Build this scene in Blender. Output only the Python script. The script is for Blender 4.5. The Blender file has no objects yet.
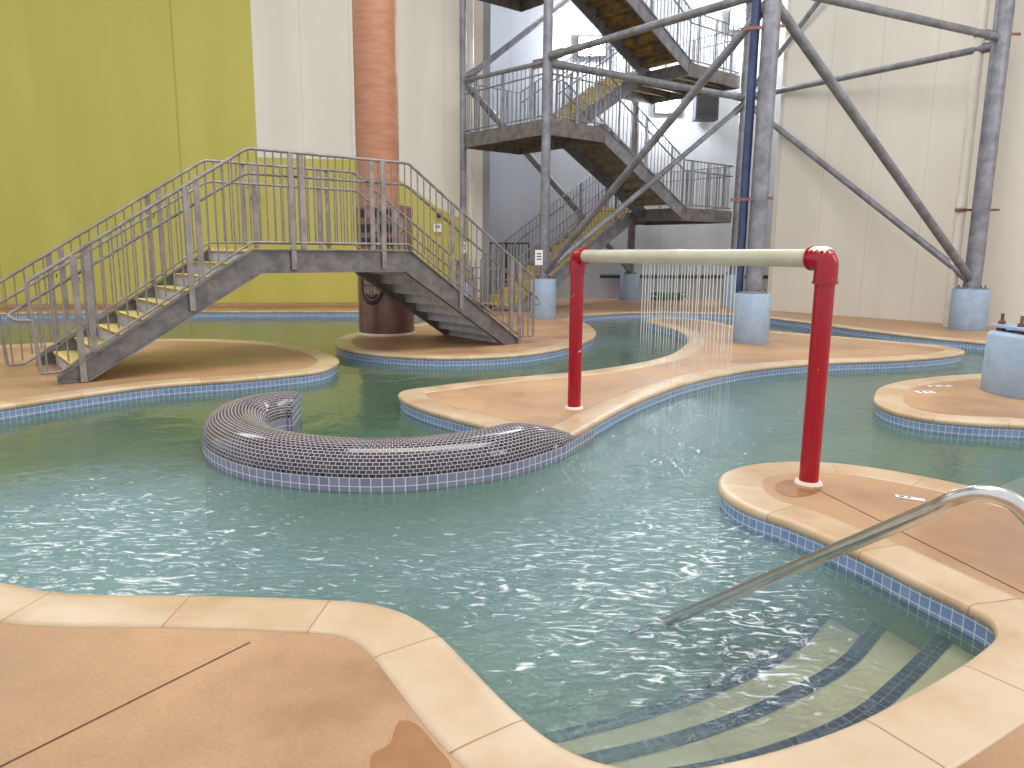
import bpy, bmesh, math, random
from mathutils import Vector, Matrix
random.seed(7)
SC = bpy.context.scene
COL = SC.collection

# ---------------------------------------------------------------- camera
CH = 1.55
PITCH, ROLL, FPX = math.radians(10.14), math.radians(.58), 744.0
FWD = Vector((0, math.cos(PITCH), -math.sin(PITCH)))
U0 = Vector((0, math.sin(PITCH), math.cos(PITCH)))
R0 = Vector((1, 0, 0))
RGT = R0*math.cos(ROLL) + U0*math.sin(ROLL)
UPV = U0*math.cos(ROLL) - R0*math.sin(ROLL)
cam = bpy.data.cameras.new('camera')
camo = bpy.data.objects.new('camera', cam)
COL.objects.link(camo)
cam.sensor_width = 36
cam.lens = 36*FPX/1024
cam.clip_start = .02
cam.clip_end = 200
m = Matrix((RGT, UPV, -FWD)).transposed().to_4x4()
m.translation = (0, 0, CH)
camo.matrix_world = m
SC.camera = camo

# ---------------------------------------------------------------- light
SC.view_settings.view_transform = 'Standard'
SC.view_settings.look = 'None'
SC.view_settings.gamma = 1
SC.view_settings.exposure = 0.05
SC.view_settings.use_curve_mapping = False
W = bpy.data.worlds.new('world')
SC.world = W
W.use_nodes = True
bg = W.node_tree.nodes['Background']
bg.inputs[0].default_value = (.93, .96, 1.0, 1)
bg.inputs[1].default_value = 1.05

def area(name, loc, target, sx, sy, power, col=(1, 1, 1)):
    l = bpy.data.lights.new(name, 'AREA')
    l.shape = 'RECTANGLE'; l.size = sx; l.size_y = sy; l.energy = power; l.color = col
    o = bpy.data.objects.new(name, l)
    o.location = loc
    o.rotation_euler = (Vector(target)-Vector(loc)).to_track_quat('-Z', 'Y').to_euler()
    COL.objects.link(o)
    return o
# added fill lights without fittings: over the river, in the alcove, from the right
area('hall_fill', (1, 9, 13.5), (1, 9, 0), 12, 5, 1500, (1, .97, .92))
area('high_fill', (3.5, 24.0, 12.8), (2.5, 14, 2), 6, 2, 500, (.9, .95, 1))
area('high_fill', (14, 3, 9), (3, 14, 2), 4, 6, 500, (1, .95, .88))

# ---------------------------------------------------------------- calibration helpers
def ray(px, py):
    return FWD + RGT*((px-512)/FPX) + UPV*((384-py)/FPX)
def G(px, py, z=0.0):
    d = ray(px, py); t = (z-CH)/d.z
    return Vector((d.x*t, d.y*t, z))
def at(px, py, Y):
    d = ray(px, py); t = Y/d.y
    return Vector((d.x*t, Y, CH+d.z*t))

# ---------------------------------------------------------------- materials
def lin(c):
    return tuple(((v/255)/12.92 if v/255 <= .04045 else ((v/255+.055)/1.055)**2.4) for v in c)+(1,)
def newmat(name):
    mt = bpy.data.materials.new(name); mt.use_nodes = True
    nt = mt.node_tree
    return mt, nt, nt.nodes['Principled BSDF']
def node(nt, t, **kw):
    n = nt.nodes.new(t)
    for k, v in kw.items():
        if k in n.inputs: n.inputs[k].default_value = v
        else: setattr(n, k, v)
    return n
def mottle(name, c1, c2, scale=3, rough=.6, metal=0, bump=0, bscale=60, detail=4, coords='Object', c3=None, spec=.5, rough2=None, stretch=None):
    """Base colour that wanders between c1 and c2 (and c3), as the surface itself does."""
    mt, nt, b = newmat(name)
    tc = node(nt, 'ShaderNodeTexCoord')
    src = tc.outputs[coords]
    if stretch:
        mp = node(nt, 'ShaderNodeMapping'); mp.inputs['Scale'].default_value = stretch
        nt.links.new(src, mp.inputs[0]); src = mp.outputs[0]
    n = node(nt, 'ShaderNodeTexNoise', Scale=scale, Detail=detail, Roughness=.6)
    nt.links.new(src, n.inputs['Vector'])
    cr = node(nt, 'ShaderNodeValToRGB')
    cr.color_ramp.elements[0].position = .35; cr.color_ramp.elements[0].color = lin(c1)
    cr.color_ramp.elements[1].position = .65; cr.color_ramp.elements[1].color = lin(c2)
    if c3:
        e = cr.color_ramp.elements.new(.72); e.color = lin(c3)
    nt.links.new(n.outputs['Fac'], cr.inputs[0])
    nt.links.new(cr.outputs[0], b.inputs['Base Color'])
    b.inputs['Roughness'].default_value = rough
    b.inputs['Metallic'].default_value = metal
    b.inputs['Specular IOR Level'].default_value = spec
    if rough2 is not None:
        mr = node(nt, 'ShaderNodeMapRange'); mr.inputs['From Min'].default_value = .4; mr.inputs['From Max'].default_value = .6
        mr.inputs['To Min'].default_value = rough; mr.inputs['To Max'].default_value = rough2
        nt.links.new(n.outputs['Fac'], mr.inputs[0]); nt.links.new(mr.outputs[0], b.inputs['Roughness'])
    if bump:
        n2 = node(nt, 'ShaderNodeTexNoise', Scale=bscale, Detail=3)
        nt.links.new(src, n2.inputs['Vector'])
        bp = node(nt, 'ShaderNodeBump', Strength=bump, Distance=.01)
        nt.links.new(n2.outputs['Fac'], bp.inputs['Height'])
        nt.links.new(bp.outputs[0], b.inputs['Normal'])
    return mt

STEEL = mottle('galvanised_steel', (130, 122, 120), (160, 152, 148), 6, .5, .35, .15, 40)
STEEL_D = mottle('weathered_galvanised_plate', (102, 98, 98), (134, 128, 126), 5, .55, .35, .2, 30, c3=(112, 95, 84))
STEEL_TOWER = mottle('tower_galvanised_steel', (116, 117, 125), (148, 148, 157), 4, .5, .35, .1, 30)
STEEL_BLUE = mottle('dark_blue_painted_steel', (52, 62, 92), (72, 84, 120), 3, .35, .2)
TREADY = mottle('yellow_edged_grating', (186, 162, 92), (214, 194, 124), 9, .7, .1, .4, 90)
NOSING = mottle('yellow_nosing_paint', (208, 186, 100), (224, 206, 130), 20, .5)
TREADG = mottle('grey_tread_plate', (118, 112, 104), (150, 138, 112), 6, .6, .2, .3, 60)
TREADU = mottle('stained_tread_underside', (74, 72, 72), (150, 118, 52), 3.2, .6, .1, c3=(168, 128, 44))
RISER = mottle('pale_riser_plate', (168, 172, 180), (200, 202, 206), 5, .5)
GRATE = mottle('landing_grating', (150, 130, 60), (190, 165, 80), 9, .7, .1, .3, 60)
BLUEPED = mottle('pale_blue_painted_concrete', (150, 170, 192), (166, 186, 208), 5, .7, 0, .35, 45)
CREAM = mottle('cream_plastic_pipe', (190, 184, 160), (206, 200, 178), 3, .22)
WHITEP = mottle('white_plastic_pipe', (215, 208, 196), (228, 222, 210), 3, .35)
TERRA = mottle('terracotta_painted_column', (164, 110, 82), (180, 128, 100), 2.5, .5, 0, .25, 14, stretch=(1, 1, 5))
TERRA_D = mottle('dark_terracotta_base', (92, 64, 58), (120, 82, 70), 3, .3, 0, .1, 25)
CHROME = mottle('brushed_stainless_steel', (200, 196, 196), (214, 210, 208), 8, .24, 1.0)
CHIP = mottle('bare_white_primer', (224, 205, 190), (240, 228, 214), 20, .5)
BLACK = mottle('black_paint', (24, 22, 24), (40, 36, 38), 10, .5)
PALE = mottle('ivory_paint', (120, 96, 90), (170, 146, 138), 14, .5)
PAPER = mottle('white_paper_notice', (232, 230, 226), (244, 243, 240), 10, .7)
RUST = mottle('rusty_bolt', (116, 78, 70), (150, 110, 96), 20, .6, .4)
DARKBOX = mottle('dark_grey_plastic', (42, 42, 48), (58, 56, 62), 5, .5)
PLASTER = mottle('pool_plaster', (118, 144, 132), (138, 160, 146), 2.5, .8)
STEPPL = mottle('pool_step_plaster', (206, 186, 150), (224, 206, 172), 4, .8)
GREENHOSE = mottle('green_hose_rubber', (60, 92, 62), (80, 110, 74), 10, .5)

def red_paint():
    mt, nt, b = newmat('glossy_red_paint')
    tc = node(nt, 'ShaderNodeTexCoord')
    n = node(nt, 'ShaderNodeTexNoise', Scale=7.5, Detail=6, Roughness=.7)
    nt.links.new(tc.outputs['Object'], n.inputs['Vector'])
    cr = node(nt, 'ShaderNodeValToRGB')
    cr.color_ramp.elements[0].position = .655; cr.color_ramp.elements[0].color = lin((166, 8, 32))
    cr.color_ramp.elements[1].position = .665; cr.color_ramp.elements[1].color = lin((226, 196, 184))
    nt.links.new(n.outputs['Fac'], cr.inputs[0]); nt.links.new(cr.outputs[0], b.inputs['Base Color'])
    b.inputs['Roughness'].default_value = .18
    return mt
RED = red_paint()

def tiles(name, c1, c2, grout, size=.055, sy=None, rough=.18, mortar=.06, offset=0, off2=0, var=.0, rng=None):
    """Square tiles laid by arc length (the UV map is in metres)."""
    mt, nt, b = newmat(name)
    uv = node(nt, 'ShaderNodeUVMap'); uv.uv_map = 'uv'
    br = node(nt, 'ShaderNodeTexBrick')
    br.offset = offset; br.offset_frequency = 2; br.squash = 1
    br.inputs['Scale'].default_value = 1
    br.inputs['Brick Width'].default_value = size
    br.inputs['Row Height'].default_value = sy or size
    br.inputs['Mortar Size'].default_value = size*mortar
    br.inputs['Mortar Smooth'].default_value = .1
    br.inputs['Color1'].default_value = lin(c1)
    br.inputs['Color2'].default_value = lin(c2)
    br.inputs['Mortar'].default_value = lin(grout)
    nt.links.new(uv.outputs[0], br.inputs['Vector'])
    nt.links.new(br.outputs['Color'], b.inputs['Base Color'])
    mr = node(nt, 'ShaderNodeMapRange'); mr.inputs['To Min'].default_value = rough; mr.inputs['To Max'].default_value = .7
    nt.links.new(br.outputs['Fac'], mr.inputs[0]); nt.links.new(mr.outputs[0], b.inputs['Roughness'])
    bp = node(nt, 'ShaderNodeBump', Strength=.4, Distance=.004); bp.invert = True
    nt.links.new(br.outputs['Fac'], bp.inputs['Height']); nt.links.new(bp.outputs[0], b.inputs['Normal'])
    return mt
TILEB = tiles('blue_pool_tile', (120, 142, 182), (140, 160, 196), (204, 210, 220), .058)
TILEG = tiles('violet_grey_pool_tile', (128, 126, 148), (142, 140, 162), (206, 206, 216), .064)
MOSAIC = tiles('dark_iridescent_mosaic', (34, 30, 42), (80, 60, 64), (198, 194, 200), .038, .028, .1, .055, offset=.5)
NAVY = tiles('navy_step_tile', (26, 36, 74), (40, 52, 96), (90, 100, 130), .05)

def coping_mat():
    mt, nt, b = newmat('cast_coping')
    uv = node(nt, 'ShaderNodeUVMap'); uv.uv_map = 'uv'
    sx = node(nt, 'ShaderNodeSeparateXYZ'); nt.links.new(uv.outputs[0], sx.inputs[0])
    # one joint every 0.95 m of run
    md = node(nt, 'ShaderNodeMath', operation='FRACT')
    dv = node(nt, 'ShaderNodeMath', operation='DIVIDE'); dv.inputs[1].default_value = .64
    nt.links.new(sx.outputs['X'], dv.inputs[0]); nt.links.new(dv.outputs[0], md.inputs[0])
    lt = node(nt, 'ShaderNodeMath', operation='LESS_THAN'); lt.inputs[1].default_value = .011
    nt.links.new(md.outputs[0], lt.inputs[0])
    tc = node(nt, 'ShaderNodeTexCoord')
    n = node(nt, 'ShaderNodeTexNoise', Scale=2.2, Detail=5, Roughness=.6)
    nt.links.new(tc.outputs['Object'], n.inputs['Vector'])
    # each cast length a little different
    fl = node(nt, 'ShaderNodeMath', operation='FLOOR'); nt.links.new(dv.outputs[0], fl.inputs[0])
    wn = node(nt, 'ShaderNodeTexWhiteNoise'); wn.noise_dimensions = '1D'; nt.links.new(fl.outputs[0], wn.inputs['W'])
    ad = node(nt, 'ShaderNodeMath', operation='MULTIPLY_ADD'); ad.inputs[1].default_value = .18
    nt.links.new(wn.outputs['Value'], ad.inputs[0]); nt.links.new(n.outputs['Fac'], ad.inputs[2])
    cr = node(nt, 'ShaderNodeValToRGB')
    cr.color_ramp.elements[0].position = .38; cr.color_ramp.elements[0].color = lin((186, 152, 114))
    cr.color_ramp.elements[1].position = .72; cr.color_ramp.elements[1].color = lin((208, 184, 154))
    nt.links.new(ad.outputs[0], cr.inputs[0])
    mx = node(nt, 'ShaderNodeMix', data_type='RGBA')
    nt.links.new(lt.outputs[0], mx.inputs['Factor']); nt.links.new(cr.outputs[0], mx.inputs['A'])
    mx.inputs['B'].default_value = lin((160, 124, 88))
    nt.links.new(mx.outputs['Result'], b.inputs['Base Color'])
    b.inputs['Roughness'].default_value = .32
    n2 = node(nt, 'ShaderNodeTexNoise', Scale=120, Detail=2); nt.links.new(tc.outputs['Object'], n2.inputs['Vector'])
    bp = node(nt, 'ShaderNodeBump', Strength=.12, Distance=.004)
    nt.links.new(n2.outputs['Fac'], bp.inputs['Height']); nt.links.new(bp.outputs[0], b.inputs['Normal'])
    return mt
COPING = coping_mat()

def deck_mat():
    mt, nt, b = newmat('tan_deck_concrete')
    tc = node(nt, 'ShaderNodeTexCoord')
    n = node(nt, 'ShaderNodeTexNoise', Scale=.9, Detail=7, Roughness=.62)
    nt.links.new(tc.outputs['Object'], n.inputs['Vector'])
    cr = node(nt, 'ShaderNodeValToRGB')
    cr.color_ramp.elements[0].position = .36; cr.color_ramp.elements[0].color = lin((160, 122, 90))
    cr.color_ramp.elements[1].position = .62; cr.color_ramp.elements[1].color = lin((188, 150, 112))
    nt.links.new(n.outputs['Fac'], cr.inputs[0])
    f = node(nt, 'ShaderNodeTexNoise', Scale=70, Detail=3)
    nt.links.new(tc.outputs['Object'], f.inputs['Vector'])
    mx = node(nt, 'ShaderNodeMix', data_type='RGBA', blend_type='OVERLAY')
    mx.inputs['Factor'].default_value = .28
    nt.links.new(cr.outputs[0], mx.inputs['A']); nt.links.new(f.outputs['Color'], mx.inputs['B'])
    bw = node(nt, 'ShaderNodeRGBToBW'); nt.links.new(f.outputs['Color'], bw.inputs[0]); nt.links.new(bw.outputs[0], mx.inputs['B'])
    nt.links.new(mx.outputs['Result'], b.inputs['Base Color'])
    mr = node(nt, 'ShaderNodeMapRange'); mr.inputs['From Min'].default_value = .35; mr.inputs['From Max'].default_value = .6
    mr.inputs['To Min'].default_value = .28; mr.inputs['To Max'].default_value = .6
    nt.links.new(n.outputs['Fac'], mr.inputs[0]); nt.links.new(mr.outputs[0], b.inputs['Roughness'])
    bp = node(nt, 'ShaderNodeBump', Strength=.2, Distance=.004)
    nt.links.new(f.outputs['Fac'], bp.inputs['Height']); nt.links.new(bp.outputs[0], b.inputs['Normal'])
    return mt
DECK = deck_mat()
DECK_WET = mottle('damp_deck_stain', (150, 108, 74), (172, 128, 90), 3, .15, 0, .1, 60)

def wall_mat(name, c1, c2, seam):
    mt, nt, b = newmat(name)
    uv = node(nt, 'ShaderNodeUVMap'); uv.uv_map = 'uv'
    mp = node(nt, 'ShaderNodeMapping'); mp.inputs['Scale'].default_value = (1, .12, 1)
    nt.links.new(uv.outputs[0], mp.inputs[0])
    n = node(nt, 'ShaderNodeTexNoise', Scale=1.1, Detail=4)
    nt.links.new(mp.outputs[0], n.inputs['Vector'])
    cr = node(nt, 'ShaderNodeValToRGB')
    cr.color_ramp.elements[0].position = .36; cr.color_ramp.elements[0].color = lin(c1)
    cr.color_ramp.elements[1].position = .64; cr.color_ramp.elements[1].color = lin(c2)
    nt.links.new(n.outputs['Fac'], cr.inputs[0])
    sx = node(nt, 'ShaderNodeSeparateXYZ'); nt.links.new(uv.outputs[0], sx.inputs[0])
    dv = node(nt, 'ShaderNodeMath', operation='DIVIDE'); dv.inputs[1].default_value = seam
    fr = node(nt, 'ShaderNodeMath', operation='FRACT')
    lt = node(nt, 'ShaderNodeMath', operation='LESS_THAN'); lt.inputs[1].default_value = .012
    nt.links.new(sx.outputs['X'], dv.inputs[0]); nt.links.new(dv.outputs[0], fr.inputs[0]); nt.links.new(fr.outputs[0], lt.inputs[0])
    mx = node(nt, 'ShaderNodeMix', data_type='RGBA', blend_type='MULTIPLY')
    ml = node(nt, 'ShaderNodeMath', operation='MULTIPLY'); ml.inputs[1].default_value = .3
    nt.links.new(lt.outputs[0], ml.inputs[0]); nt.links.new(ml.outputs[0], mx.inputs['Factor'])
    nt.links.new(cr.outputs[0], mx.inputs['A']); mx.inputs['B'].default_value = (.3, .3, .3, 1)
    nt.links.new(mx.outputs['Result'], b.inputs['Base Color'])
    b.inputs['Roughness'].default_value = .65
    return mt
WALLB = wall_mat('beige_wall_paint', (222, 216, 204), (231, 225, 214), 1.25)
WALLG = wall_mat('lime_green_wall_paint', (190, 180, 84), (200, 189, 96), 4.4)
WALLW = wall_mat('white_alcove_wall_paint', (168, 173, 182), (184, 187, 192), 1.25)

def emis(name, col, s):
    mt, nt, b = newmat(name)
    b.inputs['Base Color'].default_value = (.8, .8, .8, 1)
    b.inputs['Emission Color'].default_value = col
    b.inputs['Emission Strength'].default_value = s
    return mt
LAMP = emis('lit_lamp_lens', (.92, .95, 1, 1), 30)
GLASS = emis('bright_window_glass', (.88, .94, 1, 1), 7)

def water_mat():
    mt = bpy.data.materials.new('pool_water'); mt.use_nodes = True
    nt = mt.node_tree
    for n in list(nt.nodes): nt.nodes.remove(n)
    out = node(nt, 'ShaderNodeOutputMaterial')
    tc = node(nt, 'ShaderNodeTexCoord')
    mp = node(nt, 'ShaderNodeMapping'); mp.inputs['Rotation'].default_value = (0, 0, .5); mp.inputs['Scale'].default_value = (1, 1.15, 1)
    nt.links.new(tc.outputs['Object'], mp.inputs[0])
    n1 = node(nt, 'ShaderNodeTexNoise', Scale=1.6, Detail=3, Distortion=.8)
    n2 = node(nt, 'ShaderNodeTexNoise', Scale=8.5, Detail=6, Distortion=1.0, Roughness=.6)
    nt.links.new(mp.outputs[0], n1.inputs['Vector']); nt.links.new(mp.outputs[0], n2.inputs['Vector'])
    # rougher over the glint spots, under the same mask as the white streaks
    attr = node(nt, 'ShaderNodeAttribute'); attr.attribute_name = 'churn_glint'
    b1 = node(nt, 'ShaderNodeBump', Strength=.16, Distance=.12)
    nt.links.new(n1.outputs['Fac'], b1.inputs['Height'])
    st = node(nt, 'ShaderNodeMapRange'); st.inputs['To Min'].default_value = .06; st.inputs['To Max'].default_value = .75
    nt.links.new(attr.outputs['Fac'], st.inputs[0])
    b2 = node(nt, 'ShaderNodeBump', Distance=.045)
    nt.links.new(st.outputs[0], b2.inputs['Strength'])
    nt.links.new(n2.outputs['Fac'], b2.inputs['Height']); nt.links.new(b1.outputs[0], b2.inputs['Normal'])
    gl = node(nt, 'ShaderNodeBsdfGlossy', Roughness=.05)
    gl.inputs['Color'].default_value = (1, 1, 1, 1)
    nt.links.new(b2.outputs[0], gl.inputs['Normal'])
    tr = node(nt, 'ShaderNodeBsdfTransparent'); tr.inputs['Color'].default_value = (.85, .93, .89, 1)
    df = node(nt, 'ShaderNodeBsdfDiffuse')
    df.inputs['Color'].default_value = lin((140, 168, 148))
    # bubbles plus reflected cool light, painted as a paler, bluer body colour
    cx = node(nt, 'ShaderNodeMix', data_type='RGBA'); cx.inputs['A'].default_value = lin((98, 130, 106)); cx.inputs['B'].default_value = lin((140, 180, 182))
    nt.links.new(attr.outputs['Fac'], cx.inputs['Factor']); nt.links.new(cx.outputs['Result'], df.inputs['Color'])
    mx0 = node(nt, 'ShaderNodeMixShader')
    tb = node(nt, 'ShaderNodeAttribute'); tb.attribute_name = 'turbid'
    nt.links.new(tb.outputs['Fac'], mx0.inputs[0])
    nt.links.new(tr.outputs[0], mx0.inputs[1]); nt.links.new(df.outputs[0], mx0.inputs[2])
    fr = node(nt, 'ShaderNodeFresnel', IOR=1.45)
    nt.links.new(b2.outputs[0], fr.inputs['Normal'])
    mx = node(nt, 'ShaderNodeMixShader')
    nt.links.new(fr.outputs[0], mx.inputs[0]); nt.links.new(mx0.outputs[0], mx.inputs[1]); nt.links.new(gl.outputs[0], mx.inputs[2])
    # froth and painted glints: thin white streaks of colour where the water glitters
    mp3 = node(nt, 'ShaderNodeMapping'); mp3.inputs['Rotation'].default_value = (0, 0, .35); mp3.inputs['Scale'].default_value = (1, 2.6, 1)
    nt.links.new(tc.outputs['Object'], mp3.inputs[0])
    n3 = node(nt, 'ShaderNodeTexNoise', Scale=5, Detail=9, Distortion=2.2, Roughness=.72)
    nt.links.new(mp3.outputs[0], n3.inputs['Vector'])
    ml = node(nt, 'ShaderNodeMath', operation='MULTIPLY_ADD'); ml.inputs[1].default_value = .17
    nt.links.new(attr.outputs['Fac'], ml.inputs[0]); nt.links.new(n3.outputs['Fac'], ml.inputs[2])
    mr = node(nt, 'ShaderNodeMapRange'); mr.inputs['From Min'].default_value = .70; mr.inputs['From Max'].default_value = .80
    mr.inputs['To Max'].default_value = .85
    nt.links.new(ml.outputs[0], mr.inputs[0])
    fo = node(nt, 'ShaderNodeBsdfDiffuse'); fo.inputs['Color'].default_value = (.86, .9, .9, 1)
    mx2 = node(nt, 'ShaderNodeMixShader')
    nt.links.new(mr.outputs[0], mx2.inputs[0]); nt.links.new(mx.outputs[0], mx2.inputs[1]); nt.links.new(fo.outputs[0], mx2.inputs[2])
    nt.links.new(mx2.outputs[0], out.inputs[0])
    return mt
WATER = water_mat()
def jet_mat():
    mt = bpy.data.materials.new('falling_water'); mt.use_nodes = True
    nt = mt.node_tree; b = nt.nodes['Principled BSDF']
    b.inputs['Base Color'].default_value = (.92, .94, .95, 1); b.inputs['Roughness'].default_value = .1
    b.inputs['Alpha'].default_value = .62
    return mt
JET = jet_mat()

# ---------------------------------------------------------------- mesh helpers
def tag(o, label=None, cat=None, group=None, kind=None):
    if label: o['label'] = label
    if cat: o['category'] = cat
    if group: o['group'] = group
    if kind: o['kind'] = kind
    return o
def empty(name, loc=(0, 0, 0), rz=0, label=None, cat=None, group=None):
    o = bpy.data.objects.new(name, None); COL.objects.link(o)
    o.location = loc; o.rotation_euler = (0, 0, rz); o.empty_display_size = .2
    return tag(o, label, cat, group)

class MB:
    def __init__(s): s.v = []; s.f = []; s.uv = []; s.m = []; s.sm = []
    def face(s, idx, uv=None, mi=0, smooth=False):
        s.f.append(idx); s.uv.append(uv); s.m.append(mi); s.sm.append(smooth)
    def hexa(s, c, mi=0):
        """eight corners: bottom four (ccw) then top four"""
        b = len(s.v); s.v += [tuple(p) for p in c]
        for q in ((3, 2, 1, 0), (4, 5, 6, 7), (0, 1, 5, 4), (1, 2, 6, 5), (2, 3, 7, 6), (3, 0, 4, 7)):
            s.face([b+i for i in q], None, mi)
        return s
    def box(s, x0, x1, y0, y1, z0, z1, mi=0):
        return s.hexa([(x0, y0, z0), (x1, y0, z0), (x1, y1, z0), (x0, y1, z0), (x0, y0, z1), (x1, y0, z1), (x1, y1, z1), (x0, y1, z1)], mi)
    def bar(s, a, b, w, h, up=(0, 0, 1), mi=0):
        a, b = Vector(a), Vector(b); d = (b-a).normalized()
        sd = d.cross(Vector(up))
        if sd.length < 1e-4: sd = d.cross(Vector((1, 0, 0)))
        sd.normalize(); u = sd.cross(d).normalized()
        c = []
        for p in (a, b):
            c += [p-sd*w/2-u*h/2, p+sd*w/2-u*h/2, p+sd*w/2+u*h/2, p-sd*w/2+u*h/2]
        return s.hexa(c, mi)
    def tube(s, pts, r, n=12, mi=0, caps=True):
        pts = [Vector(p) for p in pts]
        rs = r if isinstance(r, (list, tuple)) else [r]*len(pts)
        t0 = (pts[1]-pts[0]).normalized()
        ref = Vector((0, 0, 1)) if abs(t0.z) < .9 else Vector((1, 0, 0))
        nx = t0.cross(ref).normalized(); b = len(s.v)
        for i, p in enumerate(pts):
            if i == 0: t = t0
            elif i == len(pts)-1: t = (pts[i]-pts[i-1]).normalized()
            else: t = ((pts[i]-pts[i-1]).normalized()+(pts[i+1]-pts[i]).normalized()).normalized()
            nx = (nx - t*nx.dot(t)).normalized(); ny = t.cross(nx)
            for k in range(n):
                a = 2*math.pi*k/n
                s.v.append(tuple(p+(nx*math.cos(a)+ny*math.sin(a))*rs[i]))
        for i in range(len(pts)-1):
            for k in range(n):
                k2 = (k+1) % n
                s.face([b+i*n+k, b+i*n+k2, b+(i+1)*n+k2, b+(i+1)*n+k], None, mi, True)
        if caps:
            s.cap(b, n, True, mi); s.cap(b+(len(pts)-1)*n, n, False, mi)
        return s
    def cap(s, b, n, rev, mi):
        e = len(s.v); s.v += s.v[b:b+n]   # own vertices, so the rim stays crisp
        i = [e+k for k in range(n)]
        s.face(i[::-1] if rev else i, None, mi)
    def lathe(s, c, prof, n=32, mi=0):
        b = len(s.v); c = Vector(c)
        for (r, z) in prof:
            for k in range(n):
                a = 2*math.pi*k/n
                s.v.append((c.x+r*math.cos(a), c.y+r*math.sin(a), c.z+z))
        for i in range(len(prof)-1):
            for k in range(n):
                k2 = (k+1) % n
                s.face([b+i*n+k, b+i*n+k2, b+(i+1)*n+k2, b+(i+1)*n+k], None, mi, True)
        s.cap(b, n, True, mi); s.cap(b+(len(prof)-1)*n, n, False, mi)
        return s
    def grid(s, rows, uvs=None, mi=0, closed=False, smooth=True):
        """rows of equal length; quads between them. closed joins last row to the first"""
        b = len(s.v); n = len(rows[0])
        for r in rows: s.v += [tuple(p) for p in r]
        R = len(rows)
        for i in range(R if closed else R-1):
            j = (i+1) % R
            for k in range(n-1):
                q = [b+i*n+k, b+j*n+k, b+j*n+k+1, b+i*n+k+1]
                uv = None
                if uvs:
                    ju = uvs[R] if (closed and i == R-1) else uvs[j]
                    uv = [uvs[i][k], ju[k], ju[k+1], uvs[i][k+1]]
                s.face(q, uv, mi, smooth)
        return s
    def build(s, name, mats, parent=None, bevel=0, autosmooth=40):
        me = bpy.data.meshes.new(name)
        me.from_pydata(s.v, [], s.f)
        if not isinstance(mats, (list, tuple)): mats = [mats]
        for mt in mats: me.materials.append(mt)
        me.polygons.foreach_set('material_index', s.m)
        me.polygons.foreach_set('use_smooth', s.sm)
        if any(u for u in s.uv):
            l = me.uv_layers.new(name='uv'); d = l.data; k = 0
            for f, u in zip(s.f, s.uv):
                for i in range(len(f)):
                    d[k].uv = u[i] if u else (0, 0)
                    k += 1
        me.update()
        o = bpy.data.objects.new(name, me); COL.objects.link(o)
        if parent: o.parent = parent
        if bevel:
            bv = o.modifiers.new('bevel', 'BEVEL'); bv.width = bevel; bv.segments = 2; bv.limit_method = 'ANGLE'
        return o
def base(o):
    """Move a one-mesh object's origin to the middle of its own foot."""
    xs = [v.co.x for v in o.data.vertices]; ys = [v.co.y for v in o.data.vertices]; zs = [v.co.z for v in o.data.vertices]
    c = Vector(((min(xs)+max(xs))/2, (min(ys)+max(ys))/2, min(zs)))
    o.data.transform(Matrix.Translation(-c)); o.location = c
    return o

def smooth_closed(pts, step=.08, fixed=None):
    """Catmull-Rom through 2-D points, resampled evenly."""
    n = len(pts); out = []
    P = [Vector((p[0], p[1])) for p in pts]
    for i in range(n):
        a, b, c, d = P[i-1], P[i], P[(i+1) % n], P[(i+2) % n]
        la = max((b-a).length, 1e-3)**.5; lb = max((c-b).length, 1e-3)**.5; lc = max((d-c).length, 1e-3)**.5
        k = max(2, int((c-b).length/step*1.5))
        t0, t1 = 0, la; t2 = t1+lb; t3 = t2+lc
        for j in range(k):
            t = t1+(t2-t1)*j/k
            A1 = a*((t1-t)/(t1-t0))+b*((t-t0)/(t1-t0)); A2 = b*((t2-t)/(t2-t1))+c*((t-t1)/(t2-t1)); A3 = c*((t3-t)/(t3-t2))+d*((t-t2)/(t3-t2))
            B1 = A1*((t2-t)/(t2-t0))+A2*((t-t0)/(t2-t0)); B2 = A2*((t3-t)/(t3-t1))+A3*((t-t1)/(t3-t1))
            out.append(B1*((t2-t)/(t2-t1))+B2*((t-t1)/(t2-t1)))
    return resample(out, step, True)
def resample(pts, step, closed):
    q = pts+[pts[0]] if closed else pts
    L = [0]
    for i in range(1, len(q)): L.append(L[-1]+(q[i]-q[i-1]).length)
    n = max(8, int(L[-1]/step)); out = []; j = 0
    for i in range(n if closed else n+1):
        s = L[-1]*i/n
        while j < len(L)-2 and L[j+1] < s: j += 1
        f = (s-L[j])/max(L[j+1]-L[j], 1e-9)
        out.append(q[j].lerp(q[j+1], f))
    return out
def signed_area(p): return sum(p[i].x*p[(i+1) % len(p)].y-p[(i+1) % len(p)].x*p[i].y for i in range(len(p)))/2
def inset(p, d):
    """Move a ccw outline inwards by d."""
    n = len(p); out = []
    for i in range(n):
        t = (p[(i+2) % n]-p[i-2]).normalized()
        out.append(p[i]+Vector((-t.y, t.x))*d)
    return out
def clean_inset(p, d):
    q = inset(p, d)
    keep = []
    for c in q:  # pull points back where the offset folds over a tight bend
        near = min((c-a).length for a in p[::2])
        keep.append(near > d*.93)
    n = len(q)
    if not all(keep):
        good = [i for i in range(n) if keep[i]]
        for a, b in zip(good, good[1:]+[good[0]+n]):
            for i in range(a+1, b): q[i % n] = q[a].lerp(q[b % n], (i-a)/(b-a))
    return q

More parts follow.
